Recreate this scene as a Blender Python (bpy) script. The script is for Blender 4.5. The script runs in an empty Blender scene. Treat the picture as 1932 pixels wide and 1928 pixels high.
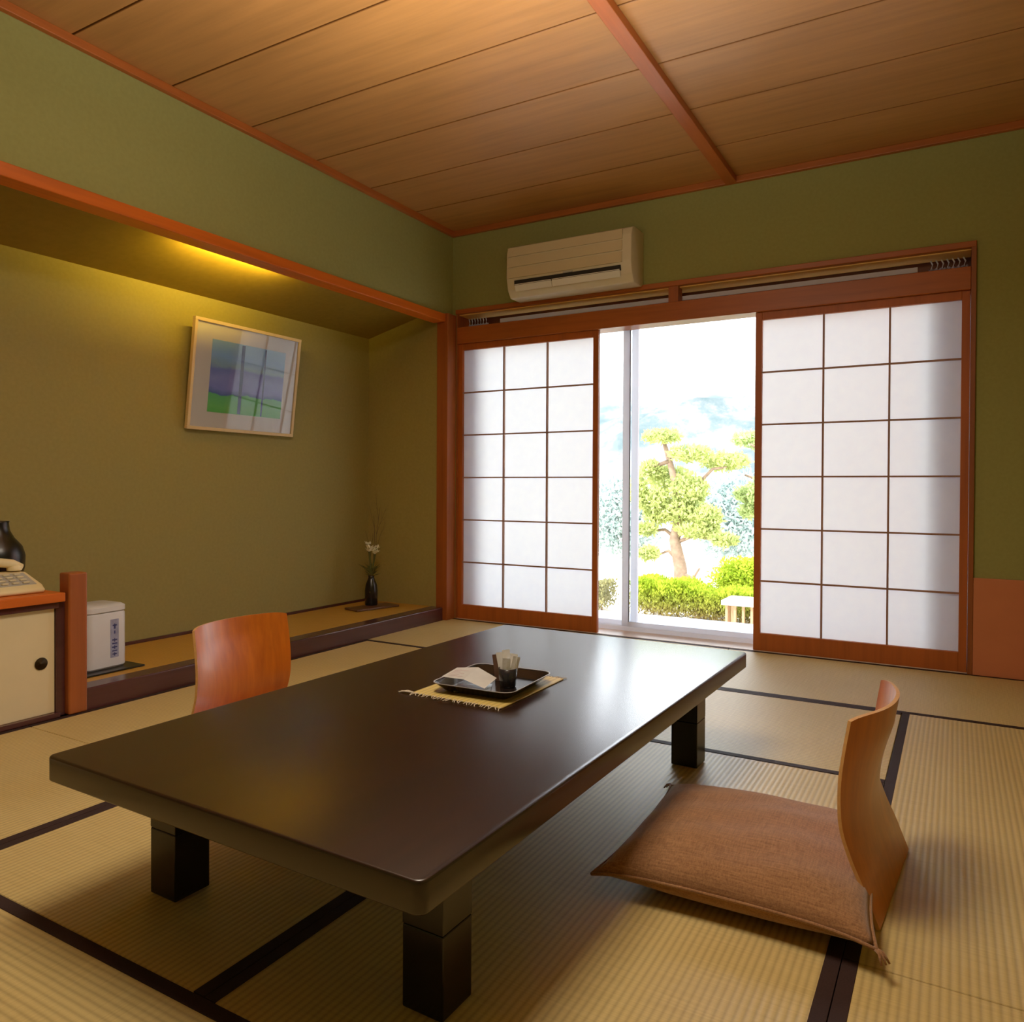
import bpy, bmesh, math, random
from mathutils import Vector, Matrix
random.seed(7)
COL = bpy.context.scene.collection
XL, XR, YF, YB = -3.013, 0.80, 4.315, -0.95      # left wall, right wall, window wall, wall behind the camera
XB, YR = -3.684, 4.2285                           # alcove back wall, alcove right wall
H = 2.609

# ------------------------------------------------------------------ materials
MATS = {}
def new_mat(name):
    m = bpy.data.materials.new(name); m.use_nodes = True
    nt = m.node_tree; b = nt.nodes['Principled BSDF']
    MATS[name] = m
    return m, nt, b
def L(nt, a, b): nt.links.new(a, b)
def coords(nt, scale=(1,1,1), rot=(0,0,0)):
    tc = nt.nodes.new('ShaderNodeTexCoord'); mp = nt.nodes.new('ShaderNodeMapping')
    mp.inputs['Scale'].default_value = scale; mp.inputs['Rotation'].default_value = rot
    L(nt, tc.outputs['Object'], mp.inputs['Vector'])
    return mp.outputs['Vector']
def noise(nt, vec, scale, detail=4, rough=.5):
    n = nt.nodes.new('ShaderNodeTexNoise'); n.inputs['Scale'].default_value = scale
    n.inputs['Detail'].default_value = detail; n.inputs['Roughness'].default_value = rough
    L(nt, vec, n.inputs['Vector']); return n.outputs['Fac']
def ramp(nt, fac, stops):
    r = nt.nodes.new('ShaderNodeValToRGB'); e = r.color_ramp.elements
    while len(e) > 1: e.remove(e[-1])
    e[0].position = stops[0][0]; e[0].color = (*stops[0][1], 1)
    for p, c in stops[1:]:
        q = e.new(p); q.color = (*c, 1)
    L(nt, fac, r.inputs['Fac']); return r.outputs['Color']
def bump(nt, b, h, strength=.2, dist=.002):
    n = nt.nodes.new('ShaderNodeBump'); n.inputs['Strength'].default_value = strength
    n.inputs['Distance'].default_value = dist
    L(nt, h, n.inputs['Height']); L(nt, n.outputs['Normal'], b.inputs['Normal'])
def s2l(c):
    return tuple(((x/255)/12.92 if x/255 <= .04045 else ((x/255+.055)/1.055)**2.4) for x in c)
def plain(name, rgb, rough=.6, metal=0, spec=.5, var=.08, nscale=12, bstr=.05):
    m, nt, b = new_mat(name); c = s2l(rgb)
    f = noise(nt, coords(nt), nscale)
    L(nt, ramp(nt, f, [(.3, tuple(x*(1-var) for x in c)), (.7, tuple(min(1, x*(1+var)) for x in c))]), b.inputs['Base Color'])
    b.inputs['Roughness'].default_value = rough; b.inputs['Metallic'].default_value = metal
    b.inputs['Specular IOR Level'].default_value = spec
    if bstr: bump(nt, b, f, bstr, .001)
    return m
def wood(name, rgb, axis='X', rough=.45, var=.22, scale=1.0, spec=.4):
    m, nt, b = new_mat(name); c = s2l(rgb)
    sc = {'X': (1.2, 22, 22), 'Y': (22, 1.2, 22), 'Z': (22, 22, 1.2)}[axis]
    v = coords(nt, tuple(s*scale for s in sc))
    f1 = noise(nt, v, 1.6, 6, .6); 
    v2 = coords(nt, tuple((s*.12 if s > 5 else s*.5)*scale for s in sc))
    f2 = noise(nt, v2, 2.2, 3, .5)
    mx = nt.nodes.new('ShaderNodeMath'); mx.operation = 'MULTIPLY_ADD'; mx.inputs[1].default_value = .55
    L(nt, f1, mx.inputs[0])
    m2 = nt.nodes.new('ShaderNodeMath'); m2.operation = 'MULTIPLY'; m2.inputs[1].default_value = .45
    L(nt, f2, m2.inputs[0]); L(nt, m2.outputs[0], mx.inputs[2])
    L(nt, ramp(nt, mx.outputs[0], [(.3, tuple(x*(1-var*1.3) for x in c)), (.5, c), (.72, tuple(min(1, x*(1+var)) for x in c))]), b.inputs['Base Color'])
    b.inputs['Roughness'].default_value = rough; b.inputs['Specular IOR Level'].default_value = spec
    bump(nt, b, f1, .08, .001)
    return m
def tatami(name, axis, rgb):
    # fine ribs running along the long side of the mat
    m, nt, b = new_mat(name); c = s2l(rgb)
    v = coords(nt)
    w = nt.nodes.new('ShaderNodeTexWave'); w.wave_type = 'BANDS'
    w.bands_direction = 'X' if axis == 'Y' else 'Y'
    w.inputs['Scale'].default_value = 2*math.pi/20/.0155; w.inputs['Distortion'].default_value = .3
    w.inputs['Detail'].default_value = 1; w.inputs['Detail Scale'].default_value = .6
    L(nt, v, w.inputs['Vector'])
    sc = (6, 260, 1) if axis == 'Y' else (260, 6, 1)
    f = noise(nt, coords(nt, sc), 1.0, 3)
    big = noise(nt, v, 1.3, 3)
    col1 = ramp(nt, w.outputs['Fac'], [(.0, tuple(x*.78 for x in c)), (.35, tuple(x*.95 for x in c)), (1, tuple(x*1.08 for x in c))])
    col2 = ramp(nt, f, [(.25, (.78, .76, .68)), (.75, (1, 1, 1))])
    mix = nt.nodes.new('ShaderNodeMixRGB'); mix.blend_type = 'MULTIPLY'; mix.inputs[0].default_value = .8
    L(nt, col1, mix.inputs[1]); L(nt, col2, mix.inputs[2])
    mix2 = nt.nodes.new('ShaderNodeMixRGB'); mix2.blend_type = 'MULTIPLY'; mix2.inputs[0].default_value = .7
    L(nt, mix.outputs[0], mix2.inputs[1]); L(nt, ramp(nt, big, [(.3, (.86, .84, .78)), (.7, (1, 1, 1))]), mix2.inputs[2])
    L(nt, mix2.outputs[0], b.inputs['Base Color'])
    b.inputs['Roughness'].default_value = .5; b.inputs['Specular IOR Level'].default_value = .35
    bump(nt, b, w.outputs['Fac'], .35, .0015)
    return m
def fabric(name, rgb, rgb2):
    m, nt, b = new_mat(name)
    c, d = s2l(rgb), s2l(rgb2)
    f = noise(nt, coords(nt, (14, 300, 300)), 1, 3, .7); g = noise(nt, coords(nt, (300, 14, 300)), 1, 3, .7)
    ad = nt.nodes.new('ShaderNodeMath'); ad.operation = 'ADD'; L(nt, f, ad.inputs[0]); L(nt, g, ad.inputs[1])
    hv = nt.nodes.new('ShaderNodeMath'); hv.operation = 'MULTIPLY'; hv.inputs[1].default_value = .5; L(nt, ad.outputs[0], hv.inputs[0])
    L(nt, ramp(nt, hv.outputs[0], [(.36, d), (.62, c)]), b.inputs['Base Color'])
    b.inputs['Roughness'].default_value = .9; b.inputs['Specular IOR Level'].default_value = .15
    b.inputs['Sheen Weight'].default_value = .3
    bump(nt, b, hv.outputs[0], .5, .002)
    return m

M = {}
def leafmat0(name, c):
    m = bpy.data.materials.new(name); m.use_nodes = True; nt = m.node_tree; nt.nodes.clear()
    o = nt.nodes.new('ShaderNodeOutputMaterial'); mx = nt.nodes.new('ShaderNodeMixShader'); mx.inputs[0].default_value = .4
    d = nt.nodes.new('ShaderNodeBsdfDiffuse'); t = nt.nodes.new('ShaderNodeBsdfTranslucent')
    f = noise(nt, coords(nt), 6, 2); cc = ramp(nt, f, [(.3, tuple(x*.97 for x in c)), (.7, c)])
    L(nt, cc, d.inputs[0]); L(nt, cc, t.inputs[0]); L(nt, d.outputs[0], mx.inputs[1]); L(nt, t.outputs[0], mx.inputs[2]); L(nt, mx.outputs[0], o.inputs[0])
    return m
M['wall'] = plain('green_plaster', (144, 142, 82), .92, var=.05, nscale=60, spec=.12, bstr=.15)
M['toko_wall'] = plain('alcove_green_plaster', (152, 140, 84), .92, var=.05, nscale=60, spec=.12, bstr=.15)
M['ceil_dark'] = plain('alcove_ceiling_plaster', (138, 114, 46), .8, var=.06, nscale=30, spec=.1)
M['trimX'] = wood('red_brown_wood_along_x', (164, 86, 34), 'X', .42)
M['trimY'] = wood('red_brown_wood_along_y', (204, 94, 16), 'Y', .42)
M['soffit_lit'] = wood('soffit_wood_daylit_tone', (255, 208, 120), 'X', .4, var=.08)  # lightened colour stands in for outdoor light bouncing onto the underside
M['cornY'] = wood('cornice_wood_along_y', (170, 88, 36), 'Y', .42)
M['trimZ'] = wood('red_brown_wood_upright', (152, 78, 32), 'Z', .42)
M['jambZ'] = wood('brown_wood_upright', (134, 72, 34), 'Z', .42)
M['shoji_wood'] = wood('shoji_frame_wood', (166, 84, 30), 'Z', .5)
M['lattice'] = wood('shoji_lattice_wood', (150, 108, 84), 'Z', .55)
M['kamachi'] = wood('dark_plum_lacquered_wood', (74, 40, 40), 'Y', .22, spec=.6)
M['goza'] = tatami('alcove_rush_mat', 'Y', (196, 146, 58))
M['tatX'] = tatami('tatami_weave_x', 'X', (206, 178, 114))
M['tatY'] = tatami('tatami_weave_y', 'Y', (206, 178, 114))
M['heri'] = plain('dark_brown_cloth_border', (44, 27, 24), .8, var=.2, nscale=300, spec=.2)
M['subfloor'] = plain('subfloor_board', (120, 90, 60), .8)
M['engawa'] = wood('pale_sill_wood', (214, 190, 170), 'X', .4, var=.1)
M['salmon'] = plain('salmon_board', (196, 116, 76), .55, var=.04, nscale=8, spec=.3)
M['white_metal'] = plain('white_aluminium', (218, 224, 236), .35, var=.02, spec=.5, bstr=0)
M['dark_metal'] = plain('grey_aluminium', (110, 116, 130), .4, metal=.3, var=.03, bstr=0)
M['ac'] = plain('cream_plastic', (212, 198, 160), .42, var=.02, bstr=0)
M['ac_panel'] = plain('cream_front_plastic', (206, 188, 146), .38, var=.02, bstr=0)
M['ac_dark'] = plain('dark_outlet', (26, 24, 18), .7, bstr=0)
M['ac_flap'] = plain('pale_grey_flap', (228, 224, 208), .4, var=.02, bstr=0)
M['black'] = plain('glossy_black', (10, 9, 9), .3, var=.1, bstr=0)
M['blacktray'] = plain('black_lacquer', (22, 17, 15), .16, var=.1, spec=.6, bstr=0)
M['cream'] = plain('cream_phone_plastic', (232, 212, 158), .4, var=.02, bstr=0)
M['grey_key'] = plain('grey_phone_keys', (168, 164, 156), .5, bstr=0)
M['whiteplastic'] = plain('white_appliance_plastic', (214, 216, 218), .35, var=.02, bstr=0)
M['bluegrey'] = plain('blue_grey_label', (150, 156, 188), .5, var=.15, nscale=60, bstr=0)
M['indigo'] = plain('indigo_print', (52, 60, 120), .6, bstr=0)
M['paper_white'] = plain('white_paper', (232, 228, 220), .8, var=.03, nscale=40)
M['paper_print'] = plain('faint_red_print', (206, 176, 172), .8, bstr=0)
M['fusuma'] = plain('cream_fusuma_paper', (222, 204, 158), .8, var=.03, nscale=8, spec=.15)
M['bronze'] = plain('dark_bronze', (74, 60, 40), .4, metal=.7, var=.25, nscale=80)
M['lattwood'] = wood('light_picture_frame_wood', (226, 196, 140), 'Z', .45, var=.08)
M['matboard'] = plain('white_mat_board', (236, 228, 220), .85, var=.015, nscale=20)
M['straw'] = tatami('straw_table_mat', 'Y', (204, 176, 96))
M['fringe'] = plain('pale_fringe_thread', (196, 180, 156), .9)
M['cupdark'] = plain('dark_glazed_cup', (34, 32, 34), .2, var=.3, nscale=40, bstr=0)
M['brownprint'] = plain('brown_packet_print', (92, 62, 44), .5, bstr=0)
M['vase'] = plain('dark_glazed_bottle', (26, 24, 20), .25, var=.3, nscale=20, bstr=0)
M['board'] = wood('dark_display_board', (92, 58, 36), 'Y', .35)
M['petal'] = plain('white_petals', (250, 248, 220), .7, var=.03)
M['stem'] = plain('green_stem', (84, 92, 44), .7)
M['twig'] = plain('brown_twig', (92, 76, 52), .8)
M['bark'] = plain('pine_bark', (128, 104, 84), .9, var=.3, nscale=14, bstr=.6)
M['benchtop'] = plain('weathered_pale_wood_top', (222, 208, 196), .6, var=.06)
M['benchwood'] = wood('weathered_bench_slats', (168, 132, 96), 'Z', .7)
M['gravel'] = plain('pale_garden_ground', (226, 214, 196), .95, var=.12, nscale=6, bstr=.3)
M['ledge'] = plain('pale_stone_ledge', (176, 182, 200), .6, var=.05)
M['backlit_white'] = leafmat0('white_frame_backlit_glow', (.86, .88, .93))  # translucency added so the backlit white aluminium frame and rail look bright
M['lampwhite'] = plain('white_lamp_housing', (236, 230, 214), .5, bstr=0)

# table lacquer: dark brown, satin
m, nt, b = new_mat('dark_brown_table_lacquer')
f = noise(nt, coords(nt, (40, 1.5, 40)), 1.5, 5, .6)
L(nt, ramp(nt, f, [(.3, s2l((24, 11, 6))), (.7, s2l((38, 18, 10)))]), b.inputs['Base Color'])
b.inputs['Roughness'].default_value = .27; b.inputs['Specular IOR Level'].default_value = .68
M['table'] = m
M['tableleg'] = plain('black_brown_leg_lacquer', (12, 8, 7), .25, var=.15, spec=.5, bstr=0)
# chair plywood
m, nt, b = new_mat('orange_bent_plywood')
f = noise(nt, coords(nt, (22, 22, 2.0)), 1.4, 6, .6)
L(nt, ramp(nt, f, [(.3, s2l((164, 76, 8))), (.7, s2l((200, 102, 18)))]), b.inputs['Base Color'])
b.inputs['Roughness'].default_value = .32; b.inputs['Specular IOR Level'].default_value = .55
b.inputs['Coat Weight'].default_value = .3; b.inputs['Coat Roughness'].default_value = .22; b.inputs['Coat IOR'].default_value = 1.5
M['ply'] = m
M['plyedge'] = plain('pale_plywood_edge', (206, 150, 84), .5, var=.1, nscale=90)
M['cushion'] = fabric('brown_woven_cushion_cloth', (164, 116, 76), (118, 78, 48))

# ceiling planks: grain along X, seams across
m, nt, b = new_mat('ceiling_boards')
v = coords(nt, (1.0, 16, 16))
f1 = noise(nt, v, 1.3, 7, .62)
f2 = noise(nt, coords(nt, (.5, 2.3, 1)), 1.0, 2, .5)
c = s2l((182, 127, 70))
col = ramp(nt, f1, [(.3, tuple(x*.80 for x in c)), (.5, tuple(x*.96 for x in c)), (.75, tuple(x*1.14 for x in c))])
mix = nt.nodes.new('ShaderNodeMixRGB'); mix.blend_type = 'MULTIPLY'; mix.inputs[0].default_value = .6
L(nt, col, mix.inputs[1]); L(nt, ramp(nt, f2, [(.3, (.8, .78, .76)), (.7, (1, 1, 1))]), mix.inputs[2])
tc = nt.nodes.new('ShaderNodeTexCoord'); sp = nt.nodes.new('ShaderNodeSeparateXYZ'); L(nt, tc.outputs['Object'], sp.inputs[0])
def mth(op, a_, bval):
    q = nt.nodes.new('ShaderNodeMath'); q.operation = op; L(nt, a_, q.inputs[0]); q.inputs[1].default_value = bval; return q.outputs[0]
fr_ = mth('PINGPONG', mth('SUBTRACT', sp.outputs['Y'], .414-.4325*10), .4325/2)
shade = ramp(nt, mth('MULTIPLY', fr_, 20), [(0, (.34, .27, .22)), (.07, (.42, .34, .28)), (.13, (1, 1, 1))])   # dark tongue joint beside each seam
ms = nt.nodes.new('ShaderNodeMixRGB'); ms.blend_type = 'MULTIPLY'; ms.inputs[0].default_value = 1
L(nt, mix.outputs[0], ms.inputs[1]); L(nt, shade, ms.inputs[2]); L(nt, ms.outputs[0], b.inputs['Base Color'])
b.inputs['Roughness'].default_value = .42; b.inputs['Specular IOR Level'].default_value = .35
M['ceiling'] = m

# shoji paper: diffuse + translucent
m = bpy.data.materials.new('shoji_paper'); m.use_nodes = True; nt = m.node_tree; nt.nodes.clear()
o = nt.nodes.new('ShaderNodeOutputMaterial'); mx = nt.nodes.new('ShaderNodeMixShader'); mx.inputs[0].default_value = .46
d = nt.nodes.new('ShaderNodeBsdfDiffuse'); t = nt.nodes.new('ShaderNodeBsdfTranslucent')
f = noise(nt, coords(nt, (1, 1, 1)), 18, 4)
cc = ramp(nt, f, [(.3, (.90, .92, .98)), (.7, (.93, .95, .99))])
L(nt, cc, d.inputs[0]); L(nt, cc, t.inputs[0]); L(nt, d.outputs[0], mx.inputs[1]); L(nt, t.outputs[0], mx.inputs[2]); L(nt, mx.outputs[0], o.inputs[0])
M['shoji_paper'] = m
# window glass
def glassy(name, tint, ior=1.45, rough=0.02):
    m = bpy.data.materials.new(name); m.use_nodes = True; nt = m.node_tree; nt.nodes.clear()
    o = nt.nodes.new('ShaderNodeOutputMaterial'); mx = nt.nodes.new('ShaderNodeMixShader')
    fr = nt.nodes.new('ShaderNodeFresnel'); fr.inputs[0].default_value = ior
    t = nt.nodes.new('ShaderNodeBsdfTransparent'); t.inputs[0].default_value = (*tint, 1)
    g = nt.nodes.new('ShaderNodeBsdfGlossy'); g.inputs['Roughness'].default_value = rough
    L(nt, fr.outputs[0], mx.inputs[0]); L(nt, t.outputs[0], mx.inputs[1]); L(nt, g.outputs[0], mx.inputs[2]); L(nt, mx.outputs[0], o.inputs[0])
    return m
M['glass'] = glassy('window_glass', (.97, .98, .98))
M['picglass'] = glassy('picture_glass', (.97, .97, .97), 1.35)
M['wrap'] = glassy('clear_wrapper', (.80, .84, .82), 1.5, .15)
def leafmat(name, a, bcol):
    m = bpy.data.materials.new(name); m.use_nodes = True; nt = m.node_tree; nt.nodes.clear()
    o = nt.nodes.new('ShaderNodeOutputMaterial'); mx = nt.nodes.new('ShaderNodeMixShader'); mx.inputs[0].default_value = .35
    d = nt.nodes.new('ShaderNodeBsdfDiffuse'); t = nt.nodes.new('ShaderNodeBsdfTranslucent')
    f = noise(nt, coords(nt), 5, 5, .7)
    cc = ramp(nt, f, [(.35, s2l(a)), (.65, s2l(bcol))])
    L(nt, cc, d.inputs[0]); L(nt, cc, t.inputs[0]); L(nt, d.outputs[0], mx.inputs[1]); L(nt, t.outputs[0], mx.inputs[2]); L(nt, mx.outputs[0], o.inputs[0])
    return m
M['curtain'] = leafmat('grey_curtain_cloth', (196, 196, 210), (206, 206, 218))
M['curtain'].node_tree.nodes['Mix Shader'].inputs[0].default_value = .6
M['pine'] = leafmat('pine_needles', (150, 164, 96), (206, 214, 128))
M['pine2'] = leafmat('far_pine_needles', (150, 170, 110), (200, 214, 140))
M['hedge'] = leafmat('bright_hedge_leaves', (120, 150, 30), (190, 206, 60))
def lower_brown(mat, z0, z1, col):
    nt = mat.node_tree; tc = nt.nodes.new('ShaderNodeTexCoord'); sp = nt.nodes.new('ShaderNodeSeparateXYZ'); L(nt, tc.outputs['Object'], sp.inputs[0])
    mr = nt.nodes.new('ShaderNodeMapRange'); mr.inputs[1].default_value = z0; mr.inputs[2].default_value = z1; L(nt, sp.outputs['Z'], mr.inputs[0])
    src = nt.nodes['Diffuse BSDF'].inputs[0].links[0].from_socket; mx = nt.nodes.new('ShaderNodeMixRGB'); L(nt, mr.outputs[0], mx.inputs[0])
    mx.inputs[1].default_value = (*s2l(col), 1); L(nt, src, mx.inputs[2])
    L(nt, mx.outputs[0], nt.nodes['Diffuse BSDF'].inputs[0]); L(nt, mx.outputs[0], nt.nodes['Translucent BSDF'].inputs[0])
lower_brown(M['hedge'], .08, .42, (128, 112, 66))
M['hedge2'] = leafmat('dull_hedge_leaves', (120, 118, 76), (160, 154, 100))
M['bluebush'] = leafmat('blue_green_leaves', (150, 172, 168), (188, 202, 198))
# hillside: mist and glare painted into the colour, whiter with height
m, nt, b = new_mat('wooded_hillside_painted_mist')
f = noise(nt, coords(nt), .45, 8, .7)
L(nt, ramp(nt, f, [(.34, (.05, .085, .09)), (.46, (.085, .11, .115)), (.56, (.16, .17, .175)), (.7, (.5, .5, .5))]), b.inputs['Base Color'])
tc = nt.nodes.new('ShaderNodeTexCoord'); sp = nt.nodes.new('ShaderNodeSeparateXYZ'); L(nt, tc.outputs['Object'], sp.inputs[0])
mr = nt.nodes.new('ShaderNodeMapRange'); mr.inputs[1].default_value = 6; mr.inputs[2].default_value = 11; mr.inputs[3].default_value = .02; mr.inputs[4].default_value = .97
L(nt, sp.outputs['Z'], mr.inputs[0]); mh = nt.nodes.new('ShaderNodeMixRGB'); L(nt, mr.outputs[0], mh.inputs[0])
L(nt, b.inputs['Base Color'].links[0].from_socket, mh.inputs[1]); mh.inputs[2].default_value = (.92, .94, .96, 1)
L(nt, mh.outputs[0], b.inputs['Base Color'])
b.inputs['Roughness'].default_value = 1; b.inputs['Specular IOR Level'].default_value = 0
M['hill'] = m
# painting: sky, mountains, meadow (generated from object coords: local x across 0..1, y up 0..1)
m, nt, b = new_mat('landscape_painting')
tc = nt.nodes.new('ShaderNodeTexCoord'); sp = nt.nodes.new('ShaderNodeSeparateXYZ'); L(nt, tc.outputs['Generated'], sp.inputs[0])
n1 = noise(nt, tc.outputs['Generated'], 3.2, 5, .6)
ma = nt.nodes.new('ShaderNodeMath'); ma.operation = 'MULTIPLY_ADD'; ma.inputs[1].default_value = .22; L(nt, n1, ma.inputs[0]); L(nt, sp.outputs['Z'], ma.inputs[2])
colA = ramp(nt, ma.outputs[0], [(.0, s2l((80, 190, 80))), (.20, s2l((120, 214, 110))), (.375, s2l((110, 208, 130))), (.39, s2l((90, 115, 190))), (.46, s2l((140, 150, 232))), (.60, s2l((146, 156, 232))), (.73, s2l((124, 138, 216))), (.78, s2l((150, 186, 212))), (.9, s2l((150, 195, 250))), (1.0, s2l((155, 200, 245)))])
n2 = noise(nt, tc.outputs['Generated'], 9, 4, .6)
mixp = nt.nodes.new('ShaderNodeMixRGB'); mixp.blend_type = 'OVERLAY'; mixp.inputs[0].default_value = .15
L(nt, colA, mixp.inputs[1]); L(nt, ramp(nt, n2, [(.3, (.42, .42, .5)), (.7, (.9, .9, .9))]), mixp.inputs[2])
L(nt, mixp.outputs[0], b.inputs['Base Color']); b.inputs['Roughness'].default_value = .7
M['painting'] = m

# ------------------------------------------------------------------ mesh helpers
def box(bm, lo, hi, bev=0.0, seg=2, mat=None):
    vs = [bm.verts.new((x, y, z)) for x in (lo[0], hi[0]) for y in (lo[1], hi[1]) for z in (lo[2], hi[2])]
    idx = [(0,1,3,2), (4,6,7,5), (0,4,5,1), (2,3,7,6), (0,2,6,4), (1,5,7,3)]
    fs = [bm.faces.new([vs[i] for i in q]) for q in idx]
    if bev > 0:
        es = list({e for f in fs for e in f.edges})
        bmesh.ops.bevel(bm, geom=es, offset=bev, segments=seg, profile=.5, affect='EDGES')
    return vs
def prism(bm, pts, lo, hi, axis='Y'):
    """extrude a 2-D outline along an axis; pts are (a,b) in the other two axes"""
    def P(a, b, t):
        return {'Y': (a, t, b), 'X': (t, a, b), 'Z': (a, b, t)}[axis]
    A = [bm.verts.new(P(a, b, lo)) for a, b in pts]; B = [bm.verts.new(P(a, b, hi)) for a, b in pts]
    n = len(pts)
    bm.faces.new(A); bm.faces.new(B[::-1])
    for i in range(n):
        bm.faces.new((A[i], B[i], B[(i+1) % n], A[(i+1) % n]))
def lathe(bm, prof, cx=0, cy=0, seg=32, cap=True):
    rings = []
    for r, z in prof:
        rings.append([bm.verts.new((cx+r*math.cos(2*math.pi*i/seg), cy+r*math.sin(2*math.pi*i/seg), z)) for i in range(seg)])
    for a, b in zip(rings[:-1], rings[1:]):
        for i in range(seg):
            bm.faces.new((a[i], a[(i+1) % seg], b[(i+1) % seg], b[i]))
    if cap:
        bm.faces.new(rings[0][::-1]); bm.faces.new(rings[-1])
def tube(bm, pts, r0, r1=None, seg=8):
    r1 = r0 if r1 is None else r1
    pts = [Vector(p) for p in pts]; rings = []
    for i, p in enumerate(pts):
        d = (pts[min(i+1, len(pts)-1)] - pts[max(i-1, 0)]).normalized()
        a = d.orthogonal().normalized() if abs(d.z) > .99 else d.cross(Vector((0,0,1))).normalized()
        b_ = d.cross(a); t = i/(len(pts)-1); r = r0+(r1-r0)*t
        rings.append([bm.verts.new(p+(a*math.cos(2*math.pi*k/seg)+b_*math.sin(2*math.pi*k/seg))*r) for k in range(seg)])
    for a, b_ in zip(rings[:-1], rings[1:]):
        for i in range(seg): bm.faces.new((a[i], a[(i+1) % seg], b_[(i+1) % seg], b_[i]))
    bm.faces.new(rings[0][::-1]); bm.faces.new(rings[-1])
def obj(name, bm, mat, parent=None, smooth=False, label=None, loc=None):
    bmesh.ops.recalc_face_normals(bm, faces=bm.faces[:])
    me = bpy.data.meshes.new(name); bm.to_mesh(me); bm.free()
    me.materials.append(mat)
    if smooth:
        for p in me.polygons: p.use_smooth = True
    o = bpy.data.objects.new(name, me); COL.objects.link(o)
    if parent is not None: o.parent = parent
    if label: o['label'] = label
    if loc: o.location = loc
    return o
def smooth_angle(o, ang=40):
    me = o.data
    for p in me.polygons: p.use_smooth = True
    me.set_sharp_from_angle(angle=math.radians(ang))
    return o
def boxo(name, lo, hi, mat, parent=None, bev=0.0, label=None, seg=2):
    bm = bmesh.new(); box(bm, lo, hi, bev, seg); return obj(name, bm, mat, parent, label=label)
def tag(o, label, cat, group=None):
    o['label'] = label; o['category'] = cat
    if group: o['group'] = group
    return o
def thing(name, label, cat, loc=(0,0,0), rz=0, group=None):
    o = bpy.data.objects.new(name, None); COL.objects.link(o); o.empty_display_size = .1
    o.location = loc; o.rotation_euler = (0, 0, rz)
    return tag(o, label, cat, group)
def struct(o, label=None, cat='structure'):
    o['kind'] = 'structure'
    if label: o['label'] = label
    o['category'] = cat
    return o
def sempty(name, label, cat, loc=(0,0,0)):
    o = bpy.data.objects.new(name, None); COL.objects.link(o); o.location = loc
    return struct(o, label, cat)

# ------------------------------------------------------------------ room shell
T = .12
struct(boxo('floor', (XB-T, YB-T, -.10), (XR+T, YF, -.045), M['subfloor']), 'wooden subfloor under the tatami mats', 'floor')
# ceiling: boards with seams
bm = bmesh.new()
CZ = H+.036
seams = [YB]+[.414+i*.4325 for i in range(-2, 9) if .414+i*.4325 > YB+.1]+[YF]
seams = [s for s in seams if s <= YF]
for a, b2 in zip(seams[:-1], seams[1:]):
    box(bm, (XL, a+.0035, CZ), (XR, b2-.0035, CZ+.02), .002, 1)
box(bm, (XB-T, YB-T, CZ+.02), (XR+T, YF+T, CZ+.12))
struct(obj('ceiling', bm, M['ceiling']), 'warm brown board ceiling with narrow seams', 'ceiling')
# ceiling batten
struct(boxo('trim_1', (-1.14, YB, H-.002), (-1.078, YF-.03, CZ), M['cornY'], bev=.003), 'red brown batten crossing the ceiling toward the window wall', 'trim')
# cornice trims
bm = bmesh.new(); box(bm, (XL, YB, H), (XL+.028, YF, CZ), .003)
struct(obj('trim_2', bm, M['cornY']), 'red brown cornice along the left wall under the ceiling', 'trim')
bm = bmesh.new(); box(bm, (XL+.028, YF-.028, H), (XR, YF, CZ), .003)
struct(obj('trim_3', bm, M['trimX']), 'red brown cornice over the window wall', 'trim')
# left wall above the beam
struct(boxo('wall_left', (XL-T, YB, 2.07), (XL, YF, CZ+.02), M['wall']), 'green plaster wall above the alcove beam', 'wall')
# alcove: back wall, side walls, ceiling
bm = bmesh.new()
box(bm, (XB-T, YB-T, -.05), (XB, YF, 2.4))
box(bm, (XB, YR, 0), (XL-.06, YF, 2.4))
struct(obj('wall_alcove', bm, M['toko_wall']), 'olive green plaster back and side of the alcove', 'wall')
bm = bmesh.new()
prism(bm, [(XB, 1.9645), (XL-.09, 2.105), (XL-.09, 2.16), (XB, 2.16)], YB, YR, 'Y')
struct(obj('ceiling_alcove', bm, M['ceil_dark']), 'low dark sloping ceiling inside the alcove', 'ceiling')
# beam
bm = bmesh.new(); box(bm, (XL-.09, YB, 2.017), (XL+.012, YF-.1, 2.07), .004)
struct(obj('trim_4', bm, M['trimY']), 'orange brown beam over the alcove opening', 'trim')
# corner post
bm = bmesh.new(); box(bm, (XL-.06, YF-.10, 0), (XL+.03, YF, 2.075), .004)
struct(obj('trim_5', bm, M['trimZ']), 'red brown corner post between alcove and shoji', 'trim')
# window wall: pieces around the opening
OX0, OX1, OZ1 = -2.983, .078, 2.112
bm = bmesh.new()
box(bm, (XL-T, YF, OZ1), (XR+T, YF+.30, CZ+.1))
box(bm, (OX1, YF, -.05), (XR+T, YF+.30, OZ1))
box(bm, (XB-T, YF, -.05), (OX0, YF+.30, OZ1))
struct(obj('wall_window', bm, M['wall']), 'green plaster wall around the window opening', 'wall')
struct(boxo('wall_right', (XR, YB, -.05), (XR+T, YF, CZ+.02), M['wall']), 'green plaster side wall', 'wall')
struct(boxo('wall_back', (XB-T, YB-T, -.05), (XR+T, YB, CZ+.02), M['wall']), 'green plaster wall behind the viewpoint', 'wall')
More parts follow.
